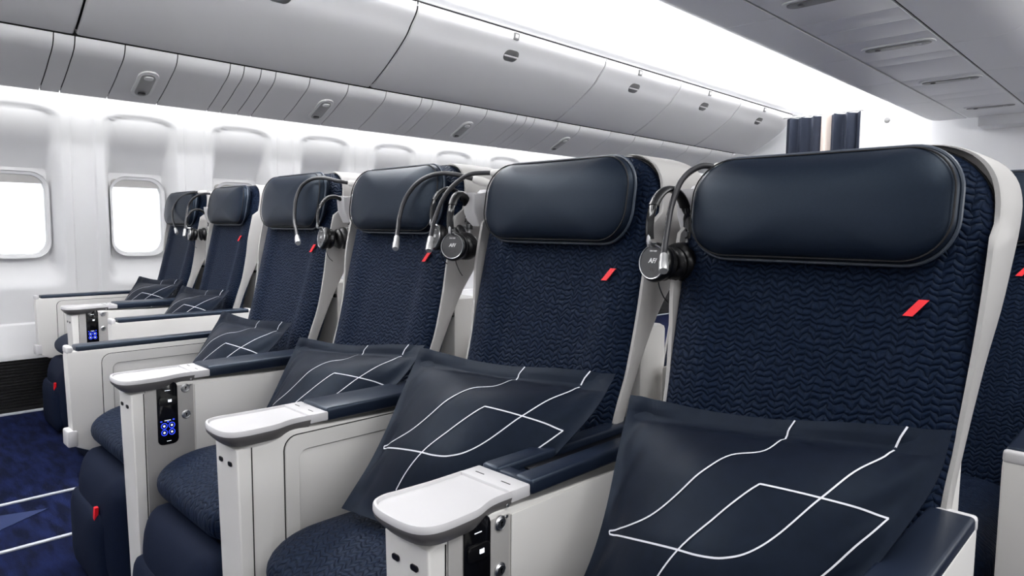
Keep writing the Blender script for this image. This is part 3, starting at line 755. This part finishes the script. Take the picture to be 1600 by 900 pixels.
def place_pillow(first, u, y, z, lean, roll, yaw, lab, k=1.0):
    o = p0 if first else p0.copy()
    if not first: C.objects.link(o)
    o.matrix_world = Matrix.Translation((-u, y, z)) @ Matrix.Rotation(math.radians(yaw), 4, 'Z') @ Matrix.Rotation(math.radians(roll), 4, 'Y') @ Matrix.Rotation(math.radians(-lean), 4, 'X') @ Matrix.Scale(k, 4)
    for q in ('label', 'category', 'group'):
        if q in o: del o[q]
    tag(o, lab, 'pillow', 'navy pillows with white line print'); return o
LEAN = 39
place_pillow(True, .43, .972, .812, LEAN, -5.5, 0, 'large navy pillow with white line print on the nearest seat')
place_pillow(False, .985, .98, .807, 43, -1.4, 8, 'navy pillow with white line print on the second seat from the right', 1.045)
place_pillow(False, 1.60, 1.007, .766, 42, -3.6, 11.5, 'navy pillow with white line print on the third seat from the right')
place_pillow(False, 2.249, 1.01, .77, 38, -1, 2.5, 'navy pillow with white line print on the far aisle seat of the centre block')
place_pillow(False, 3.459, 1.30, .770, 38.6, -1.2, 5.3, 'navy pillow with white line print on the window pair aisle seat')
place_pillow(False, 4.11, 1.30, .782, 37.7, -1, 9, 'farthest navy pillow with white line print on the seat by the wall')

# ------------------------------------------------------------------ lamps, world points (u, y, z)
def lampw(seat, pts):
    o = SEATS[seat]; lamp(seat, [(-u-o.location.x, y-o.location.y, z/o.scale.z) for u, y, z in pts[::-1]], None)
lampw('A', [(0.668, 1.06, 1.030), (0.677, 1.075, 1.045), (0.688, 1.100, 1.080), (0.698, 1.13, 1.127), (0.691, 1.153, 1.176), (0.666, 1.177, 1.201), (0.635, 1.2, 1.197)])
lampw('B', [(1.352, 1.065, 1.05), (1.365, 1.08, 1.072), (1.377, 1.1, 1.106), (1.367, 1.12, 1.157), (1.345, 1.14, 1.193), (1.313, 1.16, 1.216), (1.279, 1.18, 1.22), (1.253, 1.2, 1.219)])
lampw('C', [(1.490, 1.06, 1.05), (1.506, 1.075, 1.072), (1.526, 1.095, 1.107), (1.523, 1.112, 1.157), (1.494, 1.13, 1.199), (1.455, 1.148, 1.22), (1.414, 1.165, 1.225), (1.372, 1.182, 1.218), (1.345, 1.22, 1.206)])
lampw('D', [(2.017, 1.05, 1.045), (2.051, 1.065, 1.065), (2.107, 1.088, 1.101), (2.131, 1.106, 1.168), (2.125, 1.125, 1.215), (2.09, 1.144, 1.238), (2.039, 1.162, 1.241), (1.983, 1.181, 1.229), (1.96, 1.22, 1.222)])
lampw('F', [(4.02, 1.36, 1.059), (4.10, 1.372, 1.125), (4.14, 1.394, 1.185), (4.08, 1.416, 1.240), (3.98, 1.438, 1.264), (3.93, 1.47, 1.267)])
lampw('E', [(3.85, 1.35, 1.055), (3.885, 1.372, 1.124), (3.91, 1.394, 1.190), (3.87, 1.416, 1.236), (3.80, 1.445, 1.254), (3.775, 1.48, 1.25)])

# ------------------------------------------------------------------ hooks and headphones
def hook(seat, x, y, z):
    bm = bmesh.new()
    pr = [(0, 0), (.045, -.004), (.06, .01), (.05, -.075), (.022, -.085), (.004, -.05)]
    prism(bm, [(a-.02, b) for a, b in pr], lambda a, b, d: (x+d, y+a, z+b), -.022, .022, .005, 3)
    finish('coat_hook_block', bm, 'tray', SEATS[seat])
def headphones(lab, u, y, z, yaw, s=1.0, tilt=0):
    """origin at the top of the band; cups below facing local +-x"""
    root = empty('headphones', (-u, y, z)); tag(root, lab, 'headphones', 'black headphones hanging between the seats')
    root.rotation_euler = (math.radians(tilt), 0, math.radians(yaw)); root.scale = (s, s, s)
    R_ = .054
    arc = [(R_*math.sin(t), 0, -R_*1.38*(1-math.cos(t))) for t in [math.radians(d) for d in range(-105, 106, 10)]]
    arc = [Vector((a*1.0, 0, c)) for a, b, c in arc]
    bm = bmesh.new(); add_tube(bm, smooth_path(arc, 2), 0, 12, flat=(.0035, .010)); finish('headband', bm, 'gloss', root)
    pad = [v for v in arc if v.z > -.035]
    bm = bmesh.new(); add_tube(bm, smooth_path([v+Vector((0, 0, -.002)) for v in pad], 2), 0, 12, flat=(.0065, .012)); finish('band_padding', bm, 'black', root)
    for sg in (-1, 1):
        e = Vector((sg*.052, 0, -.092)); cc = Vector((sg*.027, 0, -.138))
        bm = bmesh.new(); add_tube(bm, smooth_path([e+Vector((sg*-.001, .0, .012)), e+Vector((sg*.002, 0, -.01)), cc+Vector((sg*.010, 0, .034))], 4), .0045, 8); finish('yoke', bm, 'steel', root)
        ax = (sg, 0, .12)
        bm = bmesh.new(); add_lathe(bm, [(0, -.006), (.030, -.006), (.036, 0), (.037, .008), (.034, .014), (.030, .0165)], cc, ax, 36); cup = finish('ear_cup', bm, 'black', root)
        bm = bmesh.new(); add_lathe(bm, [(.0, -.024), (.018, -.024), (.028, -.021), (.033, -.014), (.031, -.006), (0, -.006)], cc, ax, 32); finish('ear_pad', bm, 'black', cup)
        bm = bmesh.new(); add_lathe(bm, [(.0295, .0150), (.0300, .0175), (.0312, .0180), (.0322, .0165), (.0322, .0145)], cc, ax, 40); finish('cup_ring', bm, 'steel', cup)
        bm = bmesh.new(); add_lathe(bm, [(0, .0168), (.029, .0165), (.0300, .0150)], cc, ax, 36)
        a = Vector(ax).normalized(); up = (Vector((0, 0, 1))-a*a.z).normalized(); rt = up.cross(a)
        mt = Matrix(((rt.x, up.x, a.x, 0), (rt.y, up.y, a.y, 0), (rt.z, up.z, a.z, 0), (0, 0, 0, 1)))
        mt = Matrix.Translation(cc+a*.0172+up*.002) @ mt
        add_text(bm, 'AF/', .0125, mt, 1, shear=.2, bold=.0003)
        add_text(bm, 'ON / OFF', .004, Matrix.Translation(up*.018) @ mt, 1, bold=.0001)
        for k in range(3):
            b0 = cc+a*.0172-up*(.014)+rt*(-.004+k*.004)
            add_box(bm, b0, (.0006, .0010, .004+.001*k), 0, mi=2)
        finish('cup_face', bm, ['cup_face', 'white_ink', 'tray_rim'], cup, smooth=30)
    bm = bmesh.new(); add_tube(bm, smooth_path([(.026, .0, -.165), (.028, .004, -.18), (.022, .010, -.20), (.010, .012, -.212)], 6), .0012, 6); finish('cable', bm, 'black', root)
    return root
def hookw(seat, u, y, z):
    o = SEATS[seat]; hook(seat, -u-o.location.x, y-o.location.y, z/o.scale.z+.04)
hookw('B', .705, 1.21, 1.12); hookw('C', 1.33, 1.19, 1.131); hookw('D', 1.975, 1.20, 1.14); hookw('E', 3.80, 1.46, 1.14)
headphones('black headphones with legible cup print hanging left of the nearest seat headrest', .712, 1.145, 1.16, -98, 1.04)
headphones('black headphones with bright ringed cup, right one of the overlapping pair', 1.325, 1.14, 1.17, -68)
headphones('black headphones half hidden behind the brighter pair left of the second seat', 1.40, 1.165, 1.185, -105, .95)
headphones('black headphones hanging between the third and fourth seats over the red tag', 1.98, 1.16, 1.18, -100)
headphones('small dark headphones hanging between the two window seats', 3.83, 1.41, 1.17, -100)
